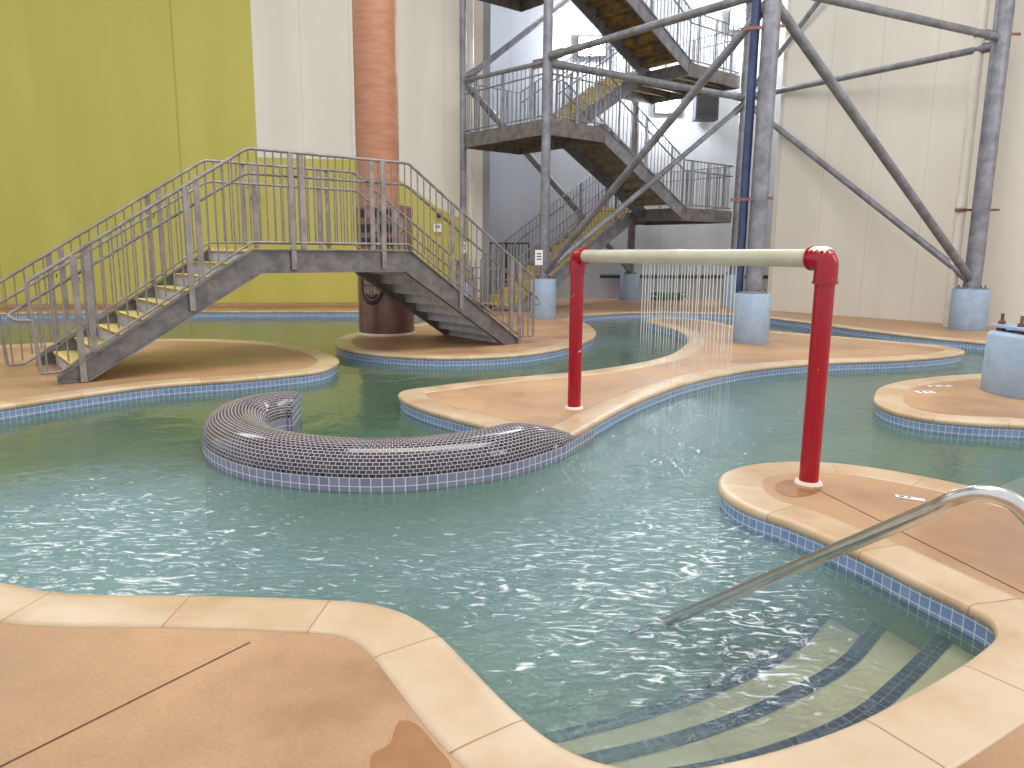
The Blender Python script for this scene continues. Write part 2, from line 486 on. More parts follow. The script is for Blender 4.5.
WZ = -.15
CW = .30
def land(name, outline, step=.1, cw=CW, deck_mat=DECK):
    p = smooth_closed(outline, step)
    if signed_area(p) < 0: p.reverse()
    n = len(p)
    L = [0]
    for i in range(n): L.append(L[-1]+(p[(i+1) % n]-p[i]).length)
    inner = clean_inset(p, cw)
    def lift(pp, z): return [(a.x, a.y, z) for a in pp]
    # deck slab top
    bm = bmesh.new()
    vs = [bm.verts.new((a.x, a.y, -.006)) for a in inner]
    es = [bm.edges.new((vs[i], vs[(i+1) % n])) for i in range(n)]
    bmesh.ops.triangle_fill(bm, use_beauty=False, use_dissolve=False, edges=es)
    for f in bm.faces:
        if f.normal.z < 0: f.normal_flip()
    me = bpy.data.meshes.new(name); bm.to_mesh(me); bm.free(); me.materials.append(deck_mat)
    deck = bpy.data.objects.new(name, me); COL.objects.link(deck); deck['kind'] = 'structure'
    # coping: bullnose ring
    def mixp(t): return [a.lerp(b, t) for a, b in zip(p, inner)]
    prof = [(.08, -.05), (.0, -.046), (.0, -.02), (.02, -.006), (.06, 0), (.2, .003), (.9, .0), (1, -.004), (1, -.03)]
    cols = [lift(mixp(t), z) for t, z in prof]
    vv = [0, .02, .04, .06, .07, .1, .28, .3, .33]
    rows = [[c[i] for c in cols] for i in range(n)]
    uvs = [[(L[i], v) for v in vv] for i in range(n+1)]
    b = MB(); b.grid(rows, uvs, closed=True); b.build('coping', COPING, deck)
    # waterline tile and the plaster under it
    t0 = mixp(.07)
    zt = [-.045, -.045-.058*3]
    b = MB(); b.grid([[(a.x, a.y, z) for z in zt] for a in t0], [[(L[i], z-.045) for z in zt] for i in range(n+1)], closed=True)
    b.build('tile_band', TILEB, deck)
    b = MB(); b.grid([[(a.x, a.y, z) for z in (-.215, -1.2)] for a in mixp(.09)], closed=True); b.build('pool_wall', PLASTER, deck)
    return deck

# ---------------------------------------------------------------- the pool shell
near_outline = [(-9, 3.9)] + [tuple(G(*q)[:2]) for q in [(-120, 572), (0, 581), (50, 590), (100, 593), (200, 594), (300, 597), (370, 602), (410, 614), (440, 634), (470, 664), (510, 704), (550, 737), (590, 757), (640, 767), (690, 766), (740, 757), (800, 741), (850, 723), (900, 698), (945, 673), (980, 650), (996, 633), (990, 618), (960, 601), (920, 582), (860, 552), (790, 522), (745, 506), (724, 493), (718, 482), (724, 472), (745, 465), (785, 461), (830, 462), (880, 468), (940, 479), (1000, 492), (1060, 507)]] + [(5.2, 3.9), (9, 2.8), (9, -5), (-9, -5)]
land('pool_deck', near_outline, .05)

left_px = [(-60, 414), (0, 406), (60, 397), (150, 385), (250, 377.5), (320, 370), (337, 363), (338, 358), (318, 350), (280, 343), (230, 339.5), (170, 338.5), (110, 340), (40, 343), (-40, 346)]
land('island_left', [tuple(G(*q)[:2]) for q in left_px]+[(-14, 13), (-18, 11), (-12, 7.5)], .1)

mid_px = [(401, 391), (401, 398), (420, 407), (450, 416), (480, 424), (500, 430), (520, 440), (548, 446), (570, 436), (592, 424), (625, 406), (660, 391), (700, 378.5), (760, 367.5), (830, 361.5), (900, 359), (950, 355), (965, 351), (950, 346.5), (900, 341.5), (830, 335.5), (780, 331.5), (745, 328), (715, 321.5), (685, 318), (655, 317.5), (646, 320), (662, 325), (680, 331), (688, 338), (682, 347), (665, 356), (630, 364), (580, 371), (500, 378), (440, 385)]
land('island_centre', [tuple(G(*q)[:2]) for q in mid_px], .08)

right_px = [(874, 395), (876, 402), (892, 410), (925, 417), (970, 421.5), (1024, 424), (1100, 428)]
right_px2 = [(1100, 368), (1024, 371), (985, 373), (940, 376), (900, 381), (880, 387)]
land('island_right', [tuple(G(*q)[:2]) for q in right_px]+[(10.5, 7.5), (10.5, 9.9)]+[tuple(G(*q)[:2]) for q in right_px2], .08)

back_px = [(-80, 315), (0, 313), (100, 311.5), (250, 311), (355, 311), (420, 311), (436, 313), (438, 317), (425, 322), (390, 328), (357, 332), (340, 337), (335, 343), (346, 349), (380, 354), (450, 357), (520, 354), (560, 348), (588, 340), (596, 333), (590, 325), (576, 318), (590, 314.5), (640, 312), (700, 312.5), (745, 315), (800, 321), (860, 329), (930, 337), (985, 342), (1024, 346), (1100, 355)]
bo = [tuple(G(*q)[:2]) for q in back_px]
land('floor_back', [(-22, 15.5)]+bo+[(13.5, 10.4), (17, 7), (22, 3), (22, 32), (-22, 32)], .15)

# basin floor and steps
b = MB(); b.box(-24, 22, -6, 35, -1.3, -1.15); o = b.build('floor', PLASTER); o['kind'] = 'structure'

# water surface: a fine grid so that ripple and painted glints can vary from place to place
def churn_glint(x, y):
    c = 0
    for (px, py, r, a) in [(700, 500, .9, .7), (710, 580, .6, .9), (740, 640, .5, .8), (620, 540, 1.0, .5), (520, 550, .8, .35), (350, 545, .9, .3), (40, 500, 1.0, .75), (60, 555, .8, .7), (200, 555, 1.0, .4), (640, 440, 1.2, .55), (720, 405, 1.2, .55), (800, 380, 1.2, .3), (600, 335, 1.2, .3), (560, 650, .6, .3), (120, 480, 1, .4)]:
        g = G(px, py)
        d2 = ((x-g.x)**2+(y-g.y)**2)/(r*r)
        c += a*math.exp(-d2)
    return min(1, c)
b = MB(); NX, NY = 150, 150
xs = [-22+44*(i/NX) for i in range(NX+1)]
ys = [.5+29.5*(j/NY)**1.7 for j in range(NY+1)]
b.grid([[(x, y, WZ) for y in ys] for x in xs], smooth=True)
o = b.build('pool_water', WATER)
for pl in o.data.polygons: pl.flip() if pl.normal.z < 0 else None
at_ = o.data.attributes.new('churn_glint', 'FLOAT', 'POINT')
at_.data.foreach_set('value', [churn_glint(v.co.x, v.co.y) for v in o.data.vertices])
def turbid(x, y):
    g = G(850, 680); d2 = ((x-g.x)**2+(y-g.y)**2)/1.5
    return .5-.42*math.exp(-d2)
a2 = o.data.attributes.new('turbid', 'FLOAT', 'POINT')
a2.data.foreach_set('value', [turbid(v.co.x, v.co.y) for v in o.data.vertices])
tag(o, 'rippling grey-green pool water flowing between the tan islands', 'water', kind='stuff')

# entry steps under the water in the near right corner
def step_edges(lst, z): return [G(px, py, z) for px, py in lst]
def tread_step(line, z, thick):
    pts = resample([Vector((p.x, p.y)) for p in smooth_open(line)], .04, False)
    return pts
def smooth_open(P, k=8):
    P = [Vector((p[0], p[1])) for p in P]
    E = [P[0]*2-P[1]]+P+[P[-1]*2-P[-2]]; out = []
    for i in range(1, len(E)-2):
        a, b_, c, d = E[i-1:i+3]
        for j in range(k):
            t = j/k
            out.append(.5*((2*b_)+(c-a)*t+(2*a-5*b_+4*c-d)*t*t+(3*b_-a-3*c+d)*t**3))
    out.append(P[-1]); return out
steps = empty('pool_steps', (1.9, 2.4, -1.15)); steps['kind'] = 'structure'
back_line = [Vector(p) for p in [(.2, 2.05), (.8, 1.9), (1.4, 1.95), (2.2, 2.3), (2.6, 3.0), (2.2, 3.9)]]
for i, (z, ln) in enumerate([(-.225, [(500, 790), (690, 765), (780, 742), (850, 712), (895, 676), (938, 634), (960, 610), (985, 590), (1015, 560), (1050, 530)]),
                             (-.345, [(470, 775), (600, 751), (700, 725), (780, 693), (838, 660), (870, 626), (905, 590), (940, 560), (990, 525), (1060, 490)]),
                             (-.465, [(450, 752), (560, 730), (650, 706), (730, 676), (785, 645), (812, 618), (850, 575), (880, 545), (940, 505), (1050, 460)])]):
    L3 = [G(px, py, z) for px, py in ln]
    c = resample(smooth_open(L3), .05, False)
    # the tread top from its curved edge back under the coping
    def backpt(q, o_=Vector((2.9, 1.2))): return q.lerp(Vector((2.7, 1.5)), .97)
    b = MB()
    zz = [(.0, -1.15), (0, z), (.97, z)]
    ctr = Vector((2.5, 2.1))
    rows = []
    for q in c: rows.append([(q.x, q.y, -1.15), (q.x, q.y, z-.004), tuple(q.lerp(ctr, .5))+(z-.004,), tuple(q.lerp(ctr, .98))+(z-.004,)])
    b.grid(rows, smooth=False); so = b.build('step', STEPPL, steps)
    so.location = -steps.location
    w = .075
    L = [0]
    for k in range(1, len(c)): L.append(L[-1]+(c[k]-c[k-1]).length)
    rows = []; uvs = []
    for k, q in enumerate(c):
        t = (c[min(k+1, len(c)-1)]-c[max(k-1, 0)]).normalized(); nn = Vector((t.y, -t.x))
        if nn.dot(ctr-q) < 0: nn = -nn
        rows.append([(q.x-nn.x*.004, q.y-nn.y*.004, z-.06), (q.x-nn.x*.004, q.y-nn.y*.004, z), (q.x+nn.x*w, q.y+nn.y*w, z)])
        uvs.append([(L[k], -.06), (L[k], 0), (L[k], .1)])
    b = MB(); b.grid(rows, uvs, smooth=False); no = b.build('step_edge_tile', NAVY, steps); no.location = -steps.location

# saw-cut joints and damp patches in the near deck
def strip(name, a, b_, w, z=.0015, mat=BLACK):
    mb = MB(); a = Vector(a); b_ = Vector(b_); mb.bar(a+Vector((0, 0, z-.01)), b_+Vector((0, 0, z-.01)), w, .008)
    o = mb.build(name, mat); o['kind'] = 'structure'; return o
JOINT = mottle('deck_joint_filler', (92, 62, 42), (112, 78, 54), 10, .8)
def jz(px, py): return G(px, py, 0)
strip('trim_1', jz(250, 641), jz(-40, 785), .008, .002, JOINT)
strip('trim_2', jz(814, 487), jz(1060, 610), .008, .002, JOINT)
def patch(name, pts, mat=DECK_WET):
    p = smooth_closed([tuple(G(*q)[:2]) for q in pts], .03)
    if signed_area(p) < 0: p.reverse()
    bm = bmesh.new(); vs = [bm.verts.new((a.x, a.y, -.004)) for a in p]; bm.faces.new(vs)
    me = bpy.data.meshes.new(name); bm.to_mesh(me); bm.free(); me.materials.append(mat)
    o = bpy.data.objects.new(name, me); COL.objects.link(o); o['kind'] = 'structure'
patch('trim_3', [(400, 719), (415, 722), (436, 745), (452, 768), (420, 790), (380, 785), (372, 752), (388, 745)])
patch('trim_4', [(776, 484), (790, 479), (812, 481), (822, 487), (812, 494), (790, 496), (778, 491)])

# ---------------------------------------------------------------- walls
WH = 15
def wall(name, a, b_, mat, z1=WH, z0=-.05, holes=None):
    a, b_ = Vector(a), Vector(b_); L = (b_-a).length
    mb = MB(); n = max(1, int(L/1))
    rows = [[(a.lerp(b_, i/n).x, a.lerp(b_, i/n).y, z) for z in (z0, z1)] for i in range(n+1)]
    uvs = [[(L*i/n, z0), (L*i/n, z1)] for i in range(n+1)]
    mb.grid(rows, uvs, smooth=False)
    o = mb.build(name, mat); o['kind'] = 'structure'
    so = o.modifiers.new('thickness', 'SOLIDIFY'); so.thickness = .2; so.offset = -1 if False else 1
    return o
WA, WB_ = Vector((-12.9, 18.85)), Vector((-.88, 21.54))
wd = (WB_-WA).normalized()
def on_wall(px, py):
    d = ray(px, py); det = d.x*-wd.y+wd.x*d.y
    t = (WA.x*-wd.y+wd.x*WA.y)/det
    q = Vector((d.x*t, d.y*t)); return (q-WA).dot(wd), CH+d.z*t
# the left wall is two coats of paint: lime green up to a stepped, swooping edge and beige beyond it
def wall_left():
    edge_top = [on_wall(250, -0), on_wall(256, 150), on_wall(257, 157), on_wall(355, 160), on_wall(396, 178), on_wall(415, 190), on_wall(437, 207), on_wall(455, 216), on_wall(473, 222)]
    s0, s1 = -8.0, (WB_-WA).length
    se = edge_top[0][0]; sr = edge_top[-1][0]
    mb = MB()
    def quad(pts, mi):
        b0 = len(mb.v)
        for s, z in pts:
            q = WA+wd*s; mb.v.append((q.x, q.y, z))
        mb.face(list(range(b0, b0+len(pts))), [tuple(p) for p in pts], mi)
    quad([(s0, -.05), (se, -.05), (se, WH), (s0, WH)], 1)
    top = [(se, edge_top[2][1])]+[e for e in edge_top[3:]]
    for p, q in zip(top, top[1:]):
        quad([(p[0], -.05), (q[0], -.05), q, p], 1)
        quad([p, q, (q[0], WH), (p[0], WH)], 0)
    quad([(sr, -.05), (s1, -.05), (s1, WH), (sr, WH)], 0)
    o = mb.build('wall_left', [WALLB, WALLG]); o['kind'] = 'structure'
wall_left()
wall('wall_alcove_side', (-.88, 21.54), (-1.4, 25.4), WALLW)
wall('wall_back', (-1.4, 25.4), (10.4, 25.4), WALLW)
wall('wall_alcove_return', (10.4, 25.4), (7.3, 20.9), WALLB)
b = MB(); b.box(-22, 22, 8.5, 30, WH-.3, WH); o = b.build('ceiling', WALLW); o['kind'] = 'structure'
wall('wall_right', (7.3, 20.9), (20.3, 5.24), WALLB)
BASEB = mottle('tan_painted_skirting', (168, 132, 92), (184, 148, 106), 4, .6)
def skirting(name, a, b_, h=.12):
    a, b_ = Vector(a+(h/2,)), Vector(b_+(h/2,)); mb = MB(); mb.bar(a, b_, .04, h)
    o = mb.build(name, BASEB); o['kind'] = 'structure'
skirting('baseboard_left', (-20.6, 17.06), (-.9, 21.47), .1)
skirting('baseboard_back', (-1.38, 25.35), (10.2, 25.35), .3)
skirting('baseboard_right', (7.27, 20.87), (20.2, 5.26), .1)

# high windows (above the frame; they make the glints on the water)
def window(name, a, b_, z0, z1, n=4):
    a, b_ = Vector(a), Vector(b_); d = (b_-a).normalized(); nr = Vector((d.y, -d.x))
    e = empty(name, ((a.x+b_.x)/2, (a.y+b_.y)/2, z0)); e['kind'] = 'structure'
    fr = MB(); off = nr*.06
    P = lambda s, z: Vector((a.x+(b_.x-a.x)*s+off.x, a.y+(b_.y-a.y)*s+off.y, z))-e.location
    for s in [i/n for i in range(n+1)]: fr.bar(P(s, z0), P(s, z1), .1, .08, (nr.x, nr.y, 0))
    for z in (z0, z1): fr.bar(P(0, z), P(1, z), .08, .1)
    fr.build('window_frame', STEEL, e)
    for i in range(n):
        g = MB(); g.bar(P((i+.5)/n, z0), P((i+.5)/n, z1), (b_-a).length/n-.1, .02, (nr.x, nr.y, 0))
        g.build('pane', GLASS, e)
window('window_1', (4.2, 25.3), (8.2, 25.3), 10.6, 13.6, 4)
q0 = WA+wd*-1.5; q1 = WA+wd*2.2
window('window_2', (q0.x, q0.y), (q1.x, q1.y), 9.2, 12.2, 4)

# dark cover strip on the corner of the right wall
c0 = at(772.5, 309, 20.8)
b = MB(); b.tube([(7.27, 20.83, 0), (7.27, 20.83, WH)], .03, 8); o = b.build('trim_5', BLACK); o['kind'] = 'structure'
# rail pipe across the alcove wall
b = MB(); b.tube([at(600, 276, 25.2), at(790, 277, 25.2)], .06, 10)
o = b.build('wall_pipe', DARKBOX); tag(o, 'dark horizontal pipe low on the alcove wall behind the falling water', 'pipe')

# ---------------------------------------------------------------- copying
def copy_tree(o, parent=None):
    c = o.copy(); COL.objects.link(c)
    if parent: c.parent = parent
    for ch in list(o.children): copy_tree(ch, c)
    return c

# ---------------------------------------------------------------- footbridge
BA, BB = G(70, 383), G(508, 344)
bu = (BB-BA).normalized(); BRZ = math.atan2(bu.y, bu.x)
bridge = empty('footbridge', BA, BRZ, 'galvanised steel footbridge arching over the water, stairs with yellow treads at both ends', 'bridge')
BW = 1.75
S0, S1, S2, S3 = -.12, 2.19, 4.56, 6.66
DZ = 1.54
def topz(s):
    if s < S1: return .08+(DZ-.08)*(s-S0)/(S1-S0)
    if s < S2: return DZ
    return DZ-(DZ-.08)*(s-S2)/(S3-S2)
def stringer(y0, y1):
    b = MB(); d = .31
    nodes_t = [(S0, .08), (S1, DZ), (S2, DZ), (S3, .08)]
    bot = [(S0+.30, 0.0), (S1+.1, DZ-d), (S2-.1, DZ-d), (S3-.30, 0.0)]
    # web plates
    for i in range(3):
        a, c = nodes_t[i], nodes_t[i+1]; a2, c2 = bot[i], bot[i+1]
        b.hexa([(a2[0], y0, a2[1]), (c2[0], y0, c2[1]), (c2[0], y1, c2[1]), (a2[0], y1, a2[1]),
                (a[0], y0, a[1]), (c[0], y0, c[1]), (c[0], y1, c[1]), (a[0], y1, a[1])])
    b.hexa([(S0, y0, 0), (S0+.30, y0, 0), (S0+.30, y1, 0), (S0, y1, 0), (S0, y0, .08), (S0+.3, y0, .02), (S0+.3, y1, .02), (S0, y1, .08)])
    b.hexa([(S3-.3, y0, 0), (S3, y0, 0), (S3, y1, 0), (S3-.3, y1, 0), (S3-.3, y0, .02), (S3, y0, .08), (S3, y1, .08), (S3-.3, y1, .02)])
    # flanges stand proud of the web on both faces
    for i in range(3):
        b.bar((nodes_t[i][0], (y0+y1)/2, nodes_t[i][1]-.008), (nodes_t[i+1][0], (y0+y1)/2, nodes_t[i+1][1]-.008), y1-y0+.07, .018)
        b.bar((bot[i][0], (y0+y1)/2, bot[i][1]+.008), (bot[i+1][0], (y0+y1)/2, bot[i+1][1]+.008), y1-y0+.07, .018)
    return b
stringer(-.012, .012).build('stringer', STEEL_D, bridge)
stringer(BW-.012, BW+.012).build('stringer', STEEL_D, bridge)
# decks and treads
b = MB(); b.box(S1, S2, .03, BW-.03, DZ-.075, DZ-.035)
dk = b.build('walkway', TREADG, bridge)
b = MB()
k = int((S2-S1)/.055)
for i in range(k):
    b.box(S1+.02+i*.055, S1+.05+i*.055, .03, .055, DZ-.035, DZ+.012)
    b.box(S1+.02+i*.055, S1+.05+i*.055, BW-.055, BW-.03, DZ-.035, DZ+.012)
b.box(S1, S2, .03, .052, DZ-.04, DZ-.005); b.box(S1, S2, BW-.052, BW-.03, DZ-.04, DZ-.005)
b.build('yellow_edge_strip', NOSING, dk)
b = MB()
for i in range(5): b.box(S1+.2+i*.5, S1+.26+i*.5, .02, BW-.02, DZ-.28, DZ-.08)
b.build('cross_beam', STEEL_D, bridge)
NR = 9
def flight(sA, zA, sB, zB, nr):
    """nr risers from (sA,zA) low to (sB,zB) high"""
    for i in range(nr-1):
        f0 = (i+1)/nr; f1 = (i+2)/nr
        x0 = sA+(sB-sA)*i/(nr-1)*1.0; x1 = sA+(sB-sA)*(i+1)/(nr-1)
        z = zA+(zB-zA)*(i+1)/nr
        e = .03 if sB > sA else -.03
        b = MB(); b.box(min(x0-e, x1), max(x0-e, x1), .02, BW-.02, z-.035, z)
        t = b.build('tread', TREADY, bridge)
        b = MB(); b.box(min(x0-e, x0+e*1.0), max(x0-e, x0+e), .02, BW-.02, z-.036, z+.004); b.build('nosing', NOSING, t)
        b = MB(); b.box(min(x1, x1+e*.3), max(x1, x1+e*.3), .02, BW-.02, z-.03, z+(zB-zA)/nr-.036); b.build('riser', RISER, bridge)
    i = 0
    b = MB(); e = .01 if sB > sA else -.01
    b.box(min(sA, sA+e), max(sA, sA+e), .02, BW-.02, zA, zA+(zB-zA)/nr-.036); b.build('riser', RISER, bridge)
flight(S0+.22, 0, S1, DZ-.02, NR)
flight(S3-.22, 0, S2, DZ-.02, NR)

def fillet(pts, r, k=5):
    pts = [Vector(p) for p in pts]; out = [pts[0]]
    for i in range(1, len(pts)-1):
        a, b_, c = pts[i-1], pts[i], pts[i+1]
        d1 = (a-b_); d2 = (c-b_); rr = min(r, d1.length*.45, d2.length*.45)
        p1 = b_+d1.normalized()*rr; p2 = b_+d2.normalized()*rr
        for j in range(k+1):
            t = j/k; out.append((p1*(1-t)**2)+(b_*2*t*(1-t))+(p2*t*t))
    out.append(pts[-1]); return out

RH = 1.26
def rail_z(s):   # top rail follows the stringer
    if s < S1: return DZ+RH-(S1-s)*.652
    if s < S2: return DZ+RH
    return DZ+RH-(s-S2)*.69
bal_len = RH-.10
bb = MB(); bb.tube([(0, 0, 0), (0, 0, bal_len)], .0105, 6)
proto = bb.build('baluster', STEEL, None)
def bridge_railing(y, inner):
    b = MB(); E0, E1 = (-.33 if inner > 0 else -.5), 7.02
    top = fillet([(E0+.06, y, rail_z(E0)-1.02), (E0, y, rail_z(E0)), (S1, y, rail_z(S1)), (S2, y, rail_z(S2)), (E1, y, rail_z(E1)), (E1, y, rail_z(E1)-1.0)], .06)
    b.tube(top, .021, 10)
    # bottom rail
    low = [(E0+.06, y, rail_z(E0)-1.02), (E0+.25, y, rail_z(E0)-1.02), (S1, y, DZ+.09), (S2, y, DZ+.09), (E1-.28, y, rail_z(E1)-1.0), (E1, y, rail_z(E1)-1.0)]
    b.tube(fillet(low, .05), .016, 8)
    o = b.build('railing', STEEL, bridge)
    # inner hand rail with its returned ends
    g = MB(); yi = y+inner*.09
    hz = lambda s: rail_z(s)-.30
    pts = [(E0+.02, y, hz(E0)-.12), (E0-.12, y, hz(E0)-.12), (E0-.2, yi, hz(E0)-.06), (E0-.1, yi, hz(E0)+.0), (S1, yi, hz(S1)), (S2, yi, hz(S2)), (E1+.05, yi, hz(E1)), (E1+.17, yi, hz(E1)-.05), (E1+.16, y, hz(E1)-.15), (E1, y, hz(E1)-.15)]
    g.tube(fillet(pts, .09), .019, 10)
    s = S0+.3
    for s in (.2, 1.45, 2.8, 4.05, 5.45, 6.6): g.tube([(s, y, hz(s)-.06), (s, yi, hz(s))], .008, 6)
    g.build('grab_rail', STEEL, o)
    # post pairs: one runs down over the stringer face, its twin stops at the deck
    for s, s2 in ((.14, .28), (1.40, 1.54), (2.74, 2.90), (4.11, 3.95), (5.48, 5.34), (6.68, 6.53)):
        p = MB(); yo = y-inner*.035
        p.bar((s, yo, max(.0, topz(s)-.27)), (s, yo, rail_z(s)-.012), .072, .022, (0, 1, 0))
        p.build('post', STEEL, o, bevel=.004)
        p = MB(); p.bar((s2, y, topz(s2)), (s2, y, rail_z(s2)-.012), .072, .022, (0, 1, 0)); p.build('post', STEEL, o, bevel=.004)
    n = 66
    for i in range(n):
        s = E0+.12+(E1-.24-E0)*i/(n-1)
        if any(abs(s-q) < .045 for q in (.14, .28, 1.40, 1.54, 2.74, 2.90, 3.95, 4.11, 5.34, 5.48, 6.53, 6.68)): continue
        c = proto.copy(); COL.objects.link(c); c.parent = o
        L = rail_z(s)-max(topz(s)+.09, rail_z(E0)-1.02 if s < .2 else 0, rail_z(E1)-1.0 if s > 6.7 else 0)
        c.location = (s, y, rail_z(s)-L); c.scale = (1, 1, L/bal_len)
bridge_railing(0, 1)
bridge_railing(BW, -1)
bpy.data.objects.remove(proto)

# ---------------------------------------------------------------- stair tower
TO = G(543, 318)
tu = Vector((.77, .638, 0)).normalized(); TRZ = math.atan2(tu.y, tu.x); tv = Vector((-tu.y, tu.x, 0))
tower = empty('stair_tower', TO, TRZ, 'grey steel stair tower zigzagging up the alcove, with landings, railings and tubular braces', 'staircase')
def tl(p):  # world -> tower local
    d = Vector(p)-TO; return Vector((d.dot(tu), d.dot(tv), d.z))
P1, P2, P4, P5 = Vector((0, 3.2, 0)), Vector((0, 0, 0)), Vector((7.1, -.35, 0)), Vector((6.84, 3.4, 0))
P3 = tl(G(750, 342)); P6 = tl(G(967, 329))
P3.z = P6.z = 0
PED = [(P1, .26, .72, None), (P2, .30, .92, None), (P3, .31, .87, None), (P4, .30, .95, None), (P5, .32, .85, None), (P6, .36, .86, None)]
plab = ['pale blue round concrete pedestal behind the foot of the footbridge stairs',
        'pale blue round concrete pedestal right of the footbridge stairs, under the slim front tower column',
        'pale blue round concrete pedestal standing on the centre island by the red spray frame',
        'pale blue round concrete pedestal seen through the falling water, beside the centre island pedestal',
        'small shaded pale blue pedestal far back under the stair tower',
        'blue-grey round concrete pedestal by the right wall, beside the white pipe']
TOPZ = 14.0
for (p, r, h, _), lb in zip(PED, plab):
    w = TO+tu*p.x+tv*p.y
    b = MB(); b.lathe((0, 0, 0), [(r*.98, 0), (r, .01), (r*.985, h-.015), (r*.96, h)], 40)
    o = b.build('concrete_pedestal', BLUEPED); o.location = (w.x, w.y, -.006)
    tag(o, lb, 'pedestal', 'pale blue concrete pedestals under the steel columns')
def column(p, r, z0, name='column', mat=STEEL_TOWER, lean=None):
    b = MB(); q = Vector((p.x, p.y, z0)); t = Vector((p.x, p.y, TOPZ))
    if lean: t += lean
    b.lathe((p.x, p.y, z0), [(r*1.75, 0), (r*1.75, .02), (r*1.02, .025)], 20)
    b.tube([q, t], r, 20)
    o = b.build(name, mat, tower)
    bt = MB()
    for k in range(6):
        a = k*math.pi/3
        bt.tube([(p.x+r*1.45*math.cos(a), p.y+r*1.45*math.sin(a), z0+.015), (p.x+r*1.45*math.cos(a), p.y+r*1.45*math.sin(a), z0+.07)], .018, 6)
    bt.build('anchor_bolts', RUST, o)
column(P1, .085, .72); column(P2, .105, .92); column(P3, .145, .87); column(P4, .13, .95); column(P5, .12, .85, mat=STEEL_D); column(P6, .17, .86)
# service pipe strapped to the front pillar
q = P3+Vector((-.22, -.04, 0))
q = tl(TO+tu*P3.x+tv*P3.y+Vector((-.225, .12, 0))); q.z = 0
b = MB(); b.tube([(q.x, q.y, .86), (q.x, q.y, TOPZ)], .075, 14); b.build('service_pipe', STEEL_BLUE, tower)
for z in (2.45, 5.2):
    a = tl(TO+tu*P3.x+tv*P3.y+Vector((-.5, -.0, 0))); c = tl(TO+tu*P3.x+tv*P3.y+Vector((.2, -.1, 0)))
    b = MB(); b.bar((a.x, a.y, z), (c.x, c.y, z+.03), .03, .05); b.build('pipe_clamp', RUST, tower)
# braces
JZ = 5.8
def brace(a, za, c, zc, r=.075):
    A = Vector((a.x, a.y, za)); C = Vector((c.x, c.y, zc))
    d = (C-A).normalized()
    b = MB(); b.tube([A, C], r, 14); o = b.build('brace', STEEL_TOWER, tower)
    for p, s in ((A, 1), (C, -1)):
        g = MB(); g.bar(p+d*s*.1, p+d*s*.5, .02, .2); g.build('gusset_plate', STEEL_D, o)
brace(P2, JZ, P3, JZ); brace(P2, JZ-.12, P4, JZ, .085); brace(P3, JZ+.05, P6, JZ+.05); brace(P4, JZ, P6, JZ-.08, .07)
brace(P2, 1.05, P3, JZ-.1); brace(P2, 1.05, P4, JZ-.15, .07)
brace(P6, 1.0, P3, JZ-.15, .085); brace(P6, 1.0, P4, JZ-.1, .075)
brace(P4, JZ, P6, 11.6, .07); brace(P3, JZ, P2, 10.4, .07)
brace(P1, JZ, P5, 10.8, .08); brace(P1, JZ, P5, .95, .09)
brace(P1, JZ, P2, JZ-.1, .05)

ZA, ZB, ZC, ZD = 4.47, 2.73, 6.45, 8.12
UA, UB, UE = 1.88, 5.0, 7.25
V1, V2, V3 = 1.42, 1.73, 3.15
def slab(name, u0, u1, v0, v1, z):
    b = MB(); b.box(u0, u1, v0, v1, z-.05, z); o = b.build('landing', GRATE, tower)
    f = MB(); d = .32
    f.box(u0-.03, u1+.03, v0-.03, v0, z-d, z+.02); f.box(u0-.03, u1+.03, v1, v1+.03, z-d, z+.02)
    f.box(u0-.03, u0, v0, v1, z-d, z+.02); f.box(u1, u1+.03, v0, v1, z-d, z+.02)
    f.build('landing_edge_beam', STEEL_D, o)
    g = MB()
    for k in range(1, 5): vv = v0+(v1-v0)*k/5; g.box(u0, u1, vv-.03, vv+.03, z-.2, z-.05)
    g.build('floor_joists', STEEL_D, o)
slab('a', 0, UA, 0, V3, ZA); slab('b', UB, UE, 0, V3, ZB); slab('c', UB, UE, 0, V3, ZC); slab('d', 0, UA, 0, V3, ZD)

TBAL = []
def trail(pts, h=1.15, grab=True, posts=2, off=0):
    """pts: floor line; a railing panel standing on it"""
    pts = [Vector(p) for p in pts]
    up = Vector((0, 0, h)); b = MB()
    b.tube([pts[0]+Vector((0, 0, .1)), pts[0]+up, ]+[p+up for p in pts[1:]]+[pts[-1]+Vector((0, 0, .1))], .022, 8)
    b.tube([p+Vector((0, 0, .1)) for p in pts], .018, 6)
    if grab: b.tube([p+Vector((0, 0, h-.28)) for p in pts], .02, 6)
    for i in range(len(pts)-1):
        for k in range(posts):
            q = pts[i].lerp(pts[i+1], (k+.5)/posts); b.tube([q-Vector((0, 0, .12)), q+up], .028, 6)
    o = b.build('railing', STEEL_TOWER, tower)
    n = 0
    for i in range(len(pts)-1):
        a, c = pts[i], pts[i+1]; m_ = int((c-a).length/.15)
        for k in range(1, m_): TBAL.append((o, a.lerp(c, k/m_), h))
